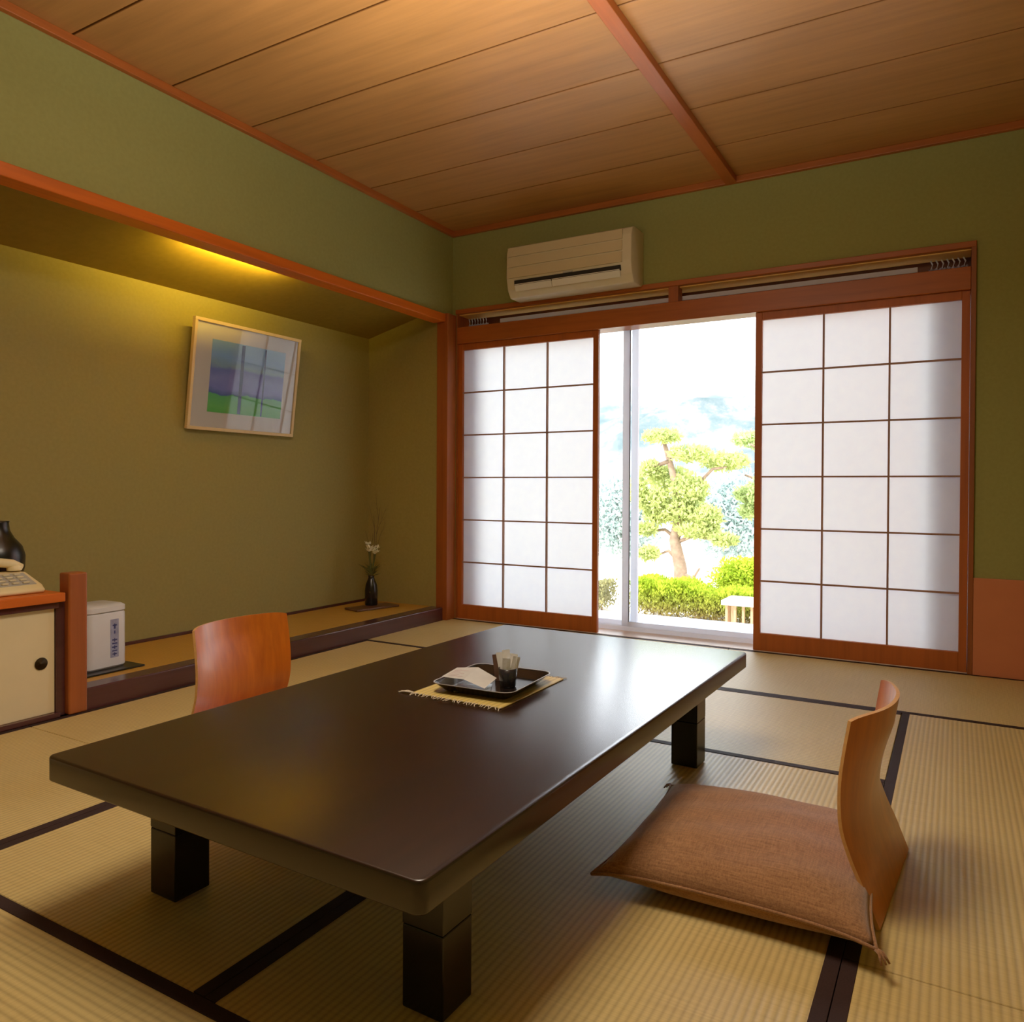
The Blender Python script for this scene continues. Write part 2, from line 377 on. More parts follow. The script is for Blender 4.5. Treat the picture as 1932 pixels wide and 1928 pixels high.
# salmon board at lower right
struct(boxo('trim_6', (OX1+.0005, YF-.012, 0), (XR, YF, .473), M['salmon'], bev=.002), 'salmon coloured board low on the wall right of the shoji', 'trim')
struct(boxo('exterior_sky_blocker', (.11, YF+.30, -.75), (.24, YF+3.0, 2.75), M['trimZ']), 'added brown blocker outside the window, shading the right shoji', 'wall')  # added out of view to cut sky light on the right shoji
# eave outside
struct(boxo('ceiling_eave', (XB-1, YF+.30, 2.75), (XR+2, YF+.75, 2.83), M['trimX']), 'eave board outside the window', 'ceiling')

# opening frame
bm = bmesh.new()
box(bm, (OX0, YF-.012, OZ1-.030), (OX1, YF+.16, OZ1), .003)
struct(obj('trim_7', bm, M['trimX']), 'top board of the window frame', 'trim')
bm = bmesh.new(); box(bm, (OX0+.012, YF-.010, 1.878), (OX1-.022, YF+.12, 1.990), .004)
struct(obj('trim_8', bm, M['trimX']), 'thick grooved head rail above the shoji', 'trim')
bm = bmesh.new(); box(bm, (OX1-.022, YF-.016, 0), (OX1, YF+.16, OZ1-.03), .002)
struct(obj('trim_9', bm, M['jambZ']), 'right jamb of the window frame', 'trim')
bm = bmesh.new(); box(bm, (OX0-.001, YF+.001, 0), (OX0+.012, YF+.16, OZ1-.03), .002)
struct(obj('trim_10', bm, M['trimZ']), 'left jamb of the window frame', 'trim')
bm = bmesh.new(); box(bm, (-1.475, YF-.006, 1.984), (-1.415, YF+.07, OZ1-.028), .003)
struct(obj('trim_11', bm, M['trimZ']), 'short post dividing the gap above the shoji', 'trim')
struct(boxo('trim_15', (OX0+.013, YF+.02, OZ1-.036), (OX1-.023, YF+.155, OZ1-.0305), M['soffit_lit']), 'underside board of the gap above the shoji, daylight painted into its orange', 'trim')
# sill: track + narrow pale boards to the glass
bm = bmesh.new()
box(bm, (OX0+.001, YF+.001, -.045), (OX1-.001, YF+.30, .0032), .001)
struct(obj('trim_12', bm, M['engawa']), 'pale wooden sill boards between shoji and glass', 'trim')

# shoji panels
def shoji(name, label, x0, x1, y, cols, z0=.0035, z1=1.878):
    root = sempty(name, label, 'shoji', ((x0+x1)/2, y, 0))
    w2 = (x1-x0)/2; st = .036
    th = .028
    bm = bmesh.new()
    zt, zb = 1.835, .100
    box(bm, (-w2, -th/2, z0), (-w2+st, th/2, z1), .002)
    box(bm, (w2-st, -th/2, z0), (w2, th/2, z1), .002)
    box(bm, (-w2+st, -th/2, zt), (w2-st, th/2, z1), .002)
    box(bm, (-w2+st, -th/2, z0), (w2-st, th/2, zb), .002)
    obj('frame', bm, M['shoji_wood'], root)
    bm = bmesh.new(); ix0, ix1 = -w2+st, w2-st
    for i in range(1, cols):
        x = ix0+(ix1-ix0)*i/cols
        box(bm, (x-.0045, -.010, zb), (x+.0045, .006, zt))
    for j in range(1, 6):
        z = zb+(zt-zb)*j/6
        box(bm, (ix0, -.009, z-.0045), (ix1, .0055, z+.0045))
    obj('lattice', bm, M['lattice'], root)
    bm = bmesh.new(); vs = [bm.verts.new(p) for p in ((ix0, .0075, zb), (ix1, .0075, zb), (ix1, .0075, zt), (ix0, .0075, zt))]
    bm.faces.new(vs)
    obj('paper', bm, M['shoji_paper'], root)
    return root
shoji('door_1', 'left shoji screen with glowing white paper, beside the alcove post', OX0+.012, -1.925, YF+.022, 3)
shoji('door_2', 'right shoji screen with greyish white paper, beside the salmon board', -.975, OX1-.024, YF+.022, 3)

# glass window behind
WY = YF+.20
root = sempty('window_1', 'white framed sliding glass door behind the shoji', 'window', (-1.45, WY, 0))
WX0, WX1, WZ0, WZ1 = OX0-.02+1.45, OX1+.02+1.45, 0.0, 1.99
bm = bmesh.new()
box(bm, (WX0, -.03, WZ0-.004), (WX1, .06, WZ0+.030), .003)
box(bm, (WX0, -.03, WZ1-.05), (WX1, .06, WZ1), .003)
box(bm, (WX0+.012, -.03, WZ0+.030), (WX0+.06, .06, WZ1-.05), .003)
box(bm, (WX1-.06, -.03, WZ0+.030), (WX1-.012, .06, WZ1-.05), .003)
obj('frame', bm, M['backlit_white'], root)
for k, (a, b2, yy) in enumerate(((WX0+.06, -1.74+1.45, .022), (-1.83+1.45, WX1-.06, -.012))):
    bm = bmesh.new()
    for (p, q) in ((a, a+.045), (b2-.045, b2)):
        box(bm, (p, yy-.012, .030), (q, yy+.012, WZ1-.05), .003)
    box(bm, (a+.045, yy-.012, .030), (b2-.045, yy+.012, .058), .002)
    box(bm, (a+.045, yy-.012, WZ1-.09), (b2-.045, yy+.012, WZ1-.05), .002)
    s = obj('sash', bm, M['backlit_white'], root)
    bm = bmesh.new(); box(bm, (a+.045, yy-.003, .058), (b2-.045, yy+.003, WZ1-.09))
    obj('pane', bm, M['glass'], s)
    if k == 1:
        bm = bmesh.new(); box(bm, (a+.047, yy-.017, .06), (a+.053, yy-.0125, WZ1-.06))
        obj('seal', bm, M['dark_metal'], s, label='thin dark seal beside the white meeting stile')
struct(boxo('floor_ledge', (XB, YF+.302, -.75), (.108, YF+.92, -.012), M['ledge'], bev=.004), 'pale blue-white stone ledge just outside the glass', 'floor')
# board above the glass (outer lintel)
struct(boxo('trim_13', (OX0+.012, YF+.165, 1.992), (OX1-.001, YF+.29, OZ1-.002), wood('outer_lintel_wood', (96, 50, 26), 'X')), 'dark lintel above the glass door seen through the gap', 'trim')
# curtain rails and gathered curtains in the gap
CY = YF+.105
tag(boxo('curtain_rail', (OX0+.30, CY-.024, 2.014), (-1.0+.82, CY-.012, 2.040), M['backlit_white'], bev=.002),
    'long white curtain rail running above the shoji', 'curtain rail')
def curtain(x0, x1, label):
    bm = bmesh.new(); n = 60; pr = []
    for i in range(n+1):
        t = i/n; x = x0+(x1-x0)*t
        y = CY+.018+.014*math.sin(t*math.pi*2*9)+.004*math.sin(t*31)
        pr.append((x, y))
    rows = []
    for z in (.05, .6, 1.2, 1.8, 2.03):
        k = 1-.04*math.sin(z*2)
        rows.append([bm.verts.new((x0+(x-x0)*k, y, z)) for x, y in pr])
    for a, b2 in zip(rows[:-1], rows[1:]):
        for i in range(n): bm.faces.new((a[i], a[i+1], b2[i+1], b2[i]))
    root = thing('curtain', label, 'curtain', ((x0+x1)/2, CY, 0), group=None)
    for v in bm.verts: v.co -= Vector(((x0+x1)/2, CY, 0))
    c = obj('cloth', bm, M['curtain'], root, smooth=True)
    bm = bmesh.new()
    for i in range(7):
        x = (x0-x1)/2+(x1-x0)*(i+.5)/7
        tube(bm, [(x, .012, 2.028), (x+.006, .004, 2.05), (x-.003, .01, 2.07)], .0035, seg=6)
    obj('hooks', bm, M['white_metal'], root)
    return root
curtain(OX0+.02, OX0+.18, 'grey gathered curtain behind the left shoji, bunched by the corner post')
curtain(OX1-.21, OX1-.04, 'grey gathered curtain behind the right shoji, bunched at the right jamb')

# ------------------------------------------------------------------ tatami
def mat_tat(x0, x1, y0, y1, ax, label):
    cx, cy = (x0+x1)/2, (y0+y1)/2
    root = thing('tatami_mat', label, 'tatami mat', (cx, cy, -.045), group='tatami mats laid over the floor')
    g = .0012; a, b2, c, d = x0-cx+g, x1-cx-g, y0-cy+g, y1-cy-g; h = .045; w = .028
    bm = bmesh.new(); box(bm, (a, c, 0), (b2, d, h-.0006), .0015, 1)
    obj('mat_surface', bm, M['tatX' if ax == 'X' else 'tatY'], root)
    for s in (0, 1):
        bm = bmesh.new()
        if ax == 'X':
            lo, hi = ((a, c-.0003, .02), (b2, c+w, h+.0008)) if s == 0 else ((a, d-w, .02), (b2, d+.0003, h+.0008))
        else:
            lo, hi = ((a-.0003, c, .02), (a+w, d, h+.0008)) if s == 0 else ((b2-w, c, .02), (b2+.0003, d, h+.0008))
        box(bm, lo, hi, .0006, 1); obj('cloth_border', bm, M['heri'], root)
X1, X2, X3 = -2.068, -1.142, -.181
mat_tat(XL, -1.10, 3.42, YF, 'X', 'tatami mat beneath the left shoji, reaching the alcove step')
mat_tat(-1.10, XR, 3.42, YF, 'X', 'tatami mat beneath the right shoji and the salmon board')
mat_tat(X1, X3, 2.575, 3.42, 'X', 'pale tatami mat lying crosswise beyond the far table legs')
mat_tat(X1, X2, .882, 2.575, 'Y', 'tatami mat under the left half of the table')
mat_tat(X2, X3, .882, 2.575, 'Y', 'tatami mat under the right half of the table and the cushion')
mat_tat(X3, XR, 1.57, 3.42, 'Y', 'tatami mat behind the right floor chair')
mat_tat(X3, XR, YB, 1.57, 'Y', 'tatami mat in the bottom right corner of the view')
mat_tat(XL, X1, 1.555, 3.42, 'Y', 'tatami mat along the dark alcove step behind the left floor chair')
mat_tat(XL, X1, YB, 1.555, 'Y', 'tatami mat in front of the cream cabinet doors')
mat_tat(X1, X3, -.04, .882, 'X', 'tatami mat crossing the bottom left of the view, before the table')
mat_tat(X1, X3, YB, -.04, 'X', 'tatami mat nearest the back wall behind the viewpoint')

# ------------------------------------------------------------------ alcove platform
bm = bmesh.new(); box(bm, (XL-.10, 1.78, -.045), (XL, YF-.102, .088), .006)
struct(obj('trim_14', bm, M['kamachi']), 'dark plum lacquered step edging the alcove', 'trim')
bm = bmesh.new(); box(bm, (XB, YB, -.045), (XL-.10, YR, .083))
struct(obj('floor_alcove', bm, M['goza']), 'raised yellow rush matting inside the alcove', 'floor')
bm = bmesh.new(); box(bm, (XB+.0005, 1.72, .083), (XB+.012, YR-.001, .100), .002)
struct(obj('baseboard_alcove', bm, M['kamachi']), 'thin dark strip at the foot of the alcove wall', 'baseboard')

# ------------------------------------------------------------------ cabinet with post
cab = thing('low_cabinet', 'low cabinet with cream sliding doors and orange brown top, at the left edge', 'cabinet', (-3.35, .4, 0))
def cb(name, lo, hi, mat, parent=cab, bev=.003, label=None, off=(3.35, -.4, 0)):
    return boxo(name, tuple(l+o_ for l, o_ in zip(lo, off)), tuple(h+o_ for h, o_ in zip(hi, off)), mat, parent, bev, label)
cb('cabinet_top', (XB+.004, YB+.004, .449), (XL+.013, 1.69, .484), M['trimY'])
cb('stile', (XL-.055, 1.667, .0015), (XL-.012, 1.701, .449), M['kamachi'], label='dark stile between door and post')
cb('bottom_rail', (XL-.045, YB+.004, .0015), (XL+.006, 1.675, .020), M['kamachi'])
cb('end_panel', (XB+.004, 1.672, .09), (XL-.068, 1.69, .449), M['trimY'])
cb('shadow_rail', (XL-.045, YB+.004, .424), (XL-.002, 1.675, .449), M['kamachi'], label='dark rail above the doors')
for k, (a, b2, xx) in enumerate(((.75, 1.665, XL-.018), (-.15, .77, XL-.034))):
    d = cb('door', (xx-.012, a, .020), (xx, b2, .424), M['fusuma'], bev=.002)
    if k == 0:
        bm = bmesh.new()
        lathe(bm, [(.0, .0), (.016, .0), (.0205, -.0015), (.0225, .003), (.024, .004)][::-1] , seg=28)
        for v in bm.verts:
            x, y, z = v.co; v.co = Vector((xx+.0005+(.004-z if False else z)*.6+3.35, 1.614-.4+x, .218+y))
        obj('pull', bm, M['bronze'], d, smooth=True, label='round dark bronze recessed pull')
post = boxo('post', (-.034, -.037, 0), (.034, .037, .555), M['trimZ'], None, .007, seg=3)
post.location = (XL-.028, 1.737, .0015); 
post.parent = cab; post.location = (XL-.020+3.35, 1.739-.4, .0015)
post['label'] = 'square red brown end post standing above the cabinet top'

# telephone
ph = thing('telephone', 'cream push-button telephone on the cabinet top', 'telephone', (-3.17, 1.535, .4845))
bm = bmesh.new()
prism(bm, [(-.10, 0), (.105, 0), (.108, .016), (.08, .030), (-.03, .072), (-.10, .074)], -.14, .115, 'Y')
bmesh.ops.bevel(bm, geom=bm.edges[:], offset=.008, segments=3, affect='EDGES', profile=.5)
smooth_angle(obj('body', bm, M['cream'], ph))
def slope(x): return .030+(.08-x)*(.042/.11)
bm = bmesh.new()
prism(bm, [(-.022, slope(-.022)-.004), (.074, slope(.074)-.004), (.074, slope(.074)+.002), (-.022, slope(-.022)+.002)], -.03, .098, 'Y')
kp = obj('key_panel', bm, M['grey_key'], ph)
for i in range(4):
    for j in range(3):
        x = .062-.023*i; y = -.01+.038*j
        bm = bmesh.new(); box(bm, (x-.008, y-.012, slope(x)+.0005), (x+.008, y+.012, slope(x)+.008), .002, 1)
        obj('key', bm, M['ac'], kp)
bm = bmesh.new()
tube(bm, [(-.062, -.135, .088), (-.062, -.10, .104), (-.062, -.03, .113), (-.062, .03, .113), (-.062, .075, .105), (-.062, .108, .086)], .018, seg=14)
lathe(bm, [(.018, .077), (.026, .079), (.026, .092), (.014, .103)], -.062, -.115, 18)
lathe(bm, [(.018, .077), (.026, .079), (.026, .092), (.014, .103)], -.062, .086, 18)
smooth_angle(obj('handset', bm, M['cream'], ph), 60)
# black vase on cabinet
bm = bmesh.new()
lathe(bm, [(.06, 0), (.085, .015), (.1, .07), (.102, .12), (.09, .16), (.062, .195), (.047, .225), (.043, .255), (.046, .265)], seg=40)
o = obj('vase', bm, M['black'], None, smooth=True, loc=(-3.47, 1.672, .4845))
tag(o, 'black rounded vase behind the telephone on the cabinet', 'vase')

# white rounded container on black tray
t = tag(boxo('tray', (-.15, -.185, 0), (.15, .185, .008), M['black'], None, .004), 'flat black tray under the white container on the alcove matting', 'tray')
t.location = (-3.335, 1.965, .0835)
bm = bmesh.new()
def rrect(w, d, r, n=8):
    pts = []
    for cx, cy, a0 in ((w-r, d-r, 0), (-w+r, d-r, 90), (-w+r, -d+r, 180), (w-r, -d+r, 270)):
        for i in range(n+1):
            a = math.radians(a0+90*i/n); pts.append((cx+r*math.cos(a), cy+r*math.sin(a)))
    return pts
def stack_r(bm, levels, n=8):
    rings = []
    for w, d, r, z in levels: rings.append([bm.verts.new((x, y, z)) for x, y in rrect(w, d, r, n)])
    k = len(rings[0])
    for a, b2 in zip(rings[:-1], rings[1:]):
        for i in range(k): bm.faces.new((a[i], a[(i+1) % k], b2[(i+1) % k], b2[i]))
    bm.faces.new(rings[0][::-1]); bm.faces.new(rings[-1])
wc = thing('appliance', 'white rounded upright appliance with a blue-grey label, on the black tray by the cabinet post', 'appliance', (-3.335, 2.005, .092), .05)
stack_r(bm, [(.085, .093, .03, 0), (.092, .100, .036, .008), (.092, .100, .036, .238), (.089, .097, .034, .246)])
smooth_angle(obj('body', bm, M['whiteplastic'], wc))
bm = bmesh.new(); stack_r(bm, [(.089, .097, .034, .248), (.093, .101, .036, .252), (.092, .100, .036, .272), (.082, .09, .034, .28)])
smooth_angle(obj('lid', bm, M['whiteplastic'], wc))
bm = bmesh.new(); box(bm, (.092, .012, .045), (.0935, .052, .215), .0006, 1)
lab = obj('label_plate', bm, M['bluegrey'], wc, label='tall blue-grey label strip')
for i, (z, h, w) in enumerate([(.185, .006, .010), (.172, .018, .004), (.150, .014, .003), (.12, .006, .012), (.104, .006, .012), (.088, .006, .012), (.072, .005, .012), (.058, .005, .010)]):
    bm = bmesh.new(); box(bm, (.0935, .032-w, z), (.0942, .032+w, z+h))
    if i in (0, 3, 5, 7): box(bm, (.0935, .030, z-.006), (.0942, .034, z+h+.004))
    obj('printed_mark', bm, M['indigo'], lab)

# flower vase on board in alcove
brd = tag(boxo('display_board', (-.075, -.17, 0), (.075, .17, .014), M['board'], None, .004), 'thin dark wooden board under the flower bottle in the alcove corner', 'board')
brd.location = (-3.41, 3.955, .0835); brd.rotation_euler = (0, 0, math.radians(-14))
fv = thing('flower_vase', 'dark bottle vase with white flowers and bare twigs in the alcove corner', 'vase', (-3.445, 3.985, .098))
bm = bmesh.new(); lathe(bm, [(.038, 0), (.043, .006), (.043, .10), (.038, .14), (.024, .175), (.019, .19), (.022, .20)], seg=32)
obj('bottle', bm, M['vase'], fv, smooth=True)
bm = bmesh.new()
heads0 = [(.02, -.045, .335), (-.01, .0, .315), (.01, .03, .30), (.0, .055, .325), (-.015, -.02, .355), (.02, .012, .29), (-.01, .05, .295), (.015, -.04, .31), (0, .035, .315)]
heads = [(a, b_, c_+.055) for a, b_, c_ in heads0]
for hx, hy, hz in heads:
    tube(bm, [(0, 0, .19), (hx*.3, hy*.3, .24), (hx*.8, hy*.8, hz-.04), (hx, hy, hz)], .0022, seg=5)
obj('stems', bm, M['stem'], fv)
bm = bmesh.new()
for i in range(26):
    a = random.uniform(0, 6.28); ln = random.uniform(.05, .12); z0 = random.uniform(.19, .24)
    p0 = Vector((0, 0, z0)); d = Vector((math.cos(a), math.sin(a), random.uniform(.4, 1.4))).normalized(); s = d.cross(Vector((0,0,1))).normalized()*.006
    p1 = p0+d*ln*.5; p2 = p0+d*ln-Vector((0, 0, .012))
    vs = [bm.verts.new(p) for p in (p0, p1+s, p2, p1-s)]; bm.faces.new(vs)
obj('leaves', bm, M['stem'], fv)
bm = bmesh.new()
for hx, hy, hz in heads:
    for k in range(6):
        a = k*math.pi/3+random.random(); d = Vector((math.cos(a), math.sin(a), random.uniform(.3, 1.1))).normalized()
        s = d.cross(Vector((0,0,1))).normalized()*.012; p = Vector((hx, hy, hz))
        vs = [bm.verts.new(q) for q in (p, p+d*.02+s, p+d*.038, p+d*.02-s)]; bm.faces.new(vs)
obj('petals', bm, M['petal'], fv)
bm = bmesh.new()
def twig(p0, d, ln, r, dep):
    pts = [Vector(p0)]; d = Vector(d).normalized()
    for i in range(5):
        d = (d+Vector((random.uniform(-.12, .12), random.uniform(-.12, .12), .03))).normalized(); pts.append(pts[-1]+d*ln/5)
    tube(bm, pts, r, r*.4, 5)
    if dep:
        for i in (2, 3, 4): twig(pts[i], d+Vector((random.uniform(-.35, .35), random.uniform(-.45, .45), .1)), ln*.4, r*.55, dep-1)
twig((0, 0, .19), (.02, .16, 1), .48, .0026, 2); twig((0, .005, .19), (.05, .32, 1), .42, .0022, 1); twig((0, -.005, .19), (0, .05, 1), .3, .002, 1)
obj('twigs', bm, M['twig'], fv)

# ------------------------------------------------------------------ picture
pic = thing('framed_picture', 'framed landscape painting hung leaning forward on the alcove wall', 'picture', (XB+.021, 3.088, 1.214))
PW, PH = .765, .612
lean = math.asin(.075/PH)
pic.rotation_euler = (0, lean, 0)
bm = bmesh.new(); w2 = PW/2; fr = .018
box(bm, (-.008, -w2, 0), (.016, w2, fr), .002); box(bm, (-.008, -w2, PH-fr), (.016, w2, PH), .002)
box(bm, (-.008, -w2, fr), (.016, -w2+fr, PH-fr), .002); box(bm, (-.008, w2-fr, fr), (.016, w2, PH-fr), .002)
obj('frame', bm, M['lattwood'], pic)
boxo('mat_board', (-.004, -w2+fr, fr), (.003, w2-fr, PH-fr), M['matboard'], pic)
art = boxo('painting', (.0032, -.255, .105), (.0045, .275, .510), M['painting'], pic)
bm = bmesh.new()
box(bm, (.0046, -.052, .108), (.0052, -.030, .505)); box(bm, (.0046, .118, .108), (.0052, .128, .505))  # reflections of the window posts in the glass, painted as two strips
obj('painted_post_reflections', bm, plain('indigo_reflection_paint', (56, 76, 140), .7, var=.25, nscale=30), art, label='two dark indigo vertical strokes, window post reflections painted over the picture')
boxo('glass', (.010, -w2+fr, fr), (.0115, w2-fr, PH-fr), M['picglass'], pic)

# ------------------------------------------------------------------ air conditioner
ac = thing('air_conditioner', 'cream wall-mounted air conditioner above the left shoji', 'air conditioner', (-2.048, YF-.0005, 2.095))
AW = .417
prof = [(0, .02), (0, .325), (-.15, .325), (-.185, .310), (-.198, .27), (-.203, .12), (-.185, .045), (-.15, .0), (-.03, .0)]
bm = bmesh.new(); prism(bm, prof, -AW, AW, 'X')
bmesh.ops.bevel(bm, geom=bm.edges[:], offset=.006, segments=2, affect='EDGES', profile=.5)
smooth_angle(obj('housing', bm, M['ac'], ac), 50)
bm = bmesh.new()
for a, b2 in ((.112, .172), (.181, .238), (.247, .302)):
    def fx(z): return -.203+(z-.12)/.15*.005-.007
    pts = [(fx(a), a), (fx(b2), b2), (fx(b2)+.010, b2), (fx(a)+.010, a)]
    prism(bm, pts, -AW+.012, AW-.055, 'X')
obj('front_grille', bm, M['ac_panel'], ac, label='three ribbed horizontal front louvres')
bm = bmesh.new(); prism(bm, [(-.2050, .096), (-.2045, .066), (-.19, .066), (-.195, .096)], -AW+.06, AW-.065, 'X')
obj('outlet', bm, M['ac_dark'], ac)
for a, b2 in ((-AW+.062, -.10), (-.094, AW-.07)):
    bm = bmesh.new(); prism(bm, [(-.206, .072), (-.190, .030), (-.186, .032), (-.202, .073)], a, b2, 'X')
    obj('flap', bm, M['ac_flap'], ac)
bm = bmesh.new(); box(bm, (-.02, -.2055, .098), (.045, -.202, .106), .001)
obj('badge', bm, M['grey_key'], ac)

# ------------------------------------------------------------------ table
TW, TL = .9845, 1.7914; rot = math.radians(-1.078)
tb = thing('low_table', 'long low dark brown lacquered table in the middle of the room', 'table', (-.6502, .8611, .001), rot)
def tl(u, v): return (-u, v)   # u from the right edge, v from the near edge
bm = bmesh.new(); box(bm, (-TW, 0, .287), (0, TL, .339))
ve = [e for e in bm.edges if abs(e.verts[0].co.z-e.verts[1].co.z) > .01]
bmesh.ops.bevel(bm, geom=ve, offset=.018, segments=5, affect='EDGES', profile=.5)
he = [e for e in bm.edges if abs(e.verts[0].co.z-e.verts[1].co.z) < 1e-5 and (len(e.link_faces) == 2 and abs(e.link_faces[0].normal.z-e.link_faces[1].normal.z) > .5)]
bm.normal_update()
he = [e for e in bm.edges if len(e.link_faces) == 2 and (abs(e.link_faces[0].normal.z) > .9) != (abs(e.link_faces[1].normal.z) > .9)]
bmesh.ops.bevel(bm, geom=he, offset=.005, segments=3, affect='EDGES', profile=.5)
smooth_angle(obj('tabletop', bm, M['table'], tb), 35)
bm = bmesh.new()
a, b2, c, d = -TW+.11, -.11, .19, TL-.19
box(bm, (a+.09, c-.01, .262), (b2-.09, c+.012, .287)); box(bm, (a+.09, d-.012, .262), (b2-.09, d+.01, .287))
box(bm, (a-.01, c+.09, .262), (a+.012, d-.09, .287)); box(bm, (b2-.012, c+.09, .262), (b2+.01, d-.09, .287))
obj('apron', bm, M['tableleg'], tb)
for u in (.135, TW-.135):
    for v in (.217, TL-.217):
        bm = bmesh.new(); s = .0435
        box(bm, (-u-s, v-s, 0), (-u+s, v+s, .1455), .003); box(bm, (-u-s, v-s, .1460), (-u+s, v+s, .287), .0015); box(bm, (-u-s+.004, v-s+.004, .14), (-u+s-.004, v+s-.004, .15))
        obj('leg', bm, M['tableleg'], tb)

# ------------------------------------------------------------------ things on the table
TZ = .3402
pm = thing('table_mat', 'small straw mat with fringed ends in the middle of the table', 'placemat', (-1.133, 1.812, TZ), math.radians(-.5))
bm = bmesh.new(); nx = 2; ny = 40
box(bm, (-.142, -.170, 0), (.142, .178, .0035), .001, 1)
obj('woven_straw', bm, M['straw'], pm)
for s in (-1, 1):
    bm = bmesh.new()
    for i in range(30):
        x = -.139+.278*i/29+random.uniform(-.002, .002); y0 = -.170 if s < 0 else .178
        ln = random.uniform(.012, .022)
        tube(bm, [(x, y0-s*.004, .003), (x+random.uniform(-.003, .003), y0+s*ln*.5, .0035), (x+random.uniform(-.007, .007), y0+s*ln, .0016)], .0016, .001, 5)
    obj('fringe', bm, M['fringe'], pm)
bm = bmesh.new()
for i in range(5):   # the loose tassel at the near left corner
    tube(bm, [(-.139, -.168, .003), (-.155-random.random()*.01, -.172+random.uniform(-.008, .004), .006), (-.172-random.random()*.01, -.172+random.uniform(-.014, .01), .002)], .0024, .0012, 5)

obj('tassel', bm, M['fringe'], pm)
tr = thing('serving_tray', 'small square black tray with upturned rim on the straw mat', 'tray', (-1.118, 1.805, TZ+.0038), math.radians(3))
bm = bmesh.new()
stack_r(bm, [(.092, .100, .02, 0), (.100, .108, .024, .004), (.122, .130, .03, .024), (.1245, .1325, .031, .0255), (.121, .129, .029, .0245), (.100, .108, .022, .007), (.095, .103, .02, .0055)], 5)
smooth_angle(obj('tray_body', bm, M['blacktray'], tr), 50)
bm = bmesh.new()
rings = []
for w, d, r, z in ((.1225, .1305, .031, .0256), (.1255, .1335, .032, .0262), (.1255, .1335, .032, .0275), (.1225, .1305, .031, .0272)):
    rings.append([bm.verts.new((x, y, z)) for x, y in rrect(w, d, r, 5)])
k = len(rings[0])
for a_, b_ in zip(rings, rings[1:]+rings[:1]):
    for i in range(k): bm.faces.new((a_[i], a_[(i+1) % k], b_[(i+1) % k], b_[i]))
obj('rim', bm, plain('light_grey_rim', (150, 140, 136), .3, bstr=0), tr, smooth=True)  # rim coloured a lighter grey than the tray body
TF = TZ+.0038+.0058   # tray floor
cup = thing('cup', 'dark glazed cup holding white paper packets on the tray', 'cup', (-1.072, 1.808, TF))
bm = bmesh.new(); lathe(bm, [(.0, .0), (.020, 0), (.0225, .003), (.0265, .052), (.0245, .052), (.0205, .006), (.0, .005)], seg=28, cap=False)
bmesh.ops.remove_doubles(bm, verts=bm.verts[:], dist=1e-5)
obj('cup_body', bm, M['cupdark'], cup, smooth=True)
def packet(x, y, rz, tilt, h, label, mat=M['paper_white'], w=.011, z=.0062):
    bm = bmesh.new()
    n = 6; A = []; B = []
    for i in range(n+1):
        t = i/n; zz = h*t; th = .0022*math.sin(math.pi*t)+.0003
        A.append((bm.verts.new((-w, -th*.3, zz)), bm.verts.new((0, -th, zz)), bm.verts.new((w, -th*.3, zz))))
        B.append((bm.verts.new((-w, th*.3, zz)), bm.verts.new((0, th, zz)), bm.verts.new((w, th*.3, zz))))
    for i in range(n):
        for j in range(2):
            bm.faces.new((A[i][j], A[i][j+1], A[i+1][j+1], A[i+1][j])); bm.faces.new((B[i][j+1], B[i][j], B[i+1][j], B[i+1][j+1]))
        bm.faces.new((A[i][0], A[i+1][0], B[i+1][0], B[i][0])); bm.faces.new((A[i][2], B[i][2], B[i+1][2], A[i+1][2]))
    o = obj('paper_packet', bm, mat, None, loc=(x, y, TF+z)); o.rotation_euler = (tilt[0], tilt[1], rz)
    return tag(o, label, 'packet', 'paper packets standing in the dark cup')
cx, cy = -1.072, 1.808
packet(cx-.010, cy+.004, .3, (0, -.20), .088, 'white paper packet leaning left in the dark cup')
packet(cx-.003, cy+.006, .7, (-.05, -.06), .094, 'tallest white paper packet, in the middle of the cup')
packet(cx+.007, cy+.003, .2, (0, .12), .086, 'white paper packet right of the tallest one in the cup')
packet(cx+.010, cy-.004, .9, (.05, .22), .080, 'white paper packet leaning right in the dark cup')
packet(cx+.0, cy-.010, .5, (.12, .02), .076, 'short white paper packet at the front of the cup')
# second small dark holder with printed packet behind
o = packet(-1.125, 1.852, .5, (0, -.12), .075, 'brown printed packet standing behind the leaflet, left of the cup', M['brownprint'], .013, .0005)
o['group'] = 'brown packet behind the leaflet'; del o['group']
# leaflet: tented printed card
lf = thing('leaflet', 'folded white leaflet lying open over the left side of the tray', 'leaflet', (-1.165, 1.775, TF), math.radians(8))
bm = bmesh.new()
pts = [(-.075, -.045, .026), (-.075, .05, .030), (-.01, .055, .036), (-.005, -.05, .026), (.055, -.045, .006), (.05, .05, .012)]
vs = [bm.verts.new(p) for p in pts]
bm.faces.new((vs[0], vs[3], vs[2], vs[1])); bm.faces.new((vs[3], vs[4], vs[5], vs[2]))
ex = bmesh.ops.solidify(bm, geom=bm.faces[:], thickness=.0008)
obj('paper', bm, M['paper_white'], lf)
bm = bmesh.new()
def onleaf(u, v):
    a_, b_, c_, d_ = [Vector(pts[q]) for q in (0, 3, 2, 1)]
    p = (a_*(1-u)+b_*u)*(1-v)+(d_*(1-u)+c_*u)*v; return p+Vector((0, 0, .0016))
for i in range(6):
    v0 = .14+.12*i; u1 = (.85, .6, .75, .5, .8, .4)[i]
    bm.faces.new([bm.verts.new(onleaf(*q)) for q in ((.15, v0), (u1, v0), (u1, v0+.035), (.15, v0+.035))])
obj('printed_lines', bm, M['paper_print'], lf)
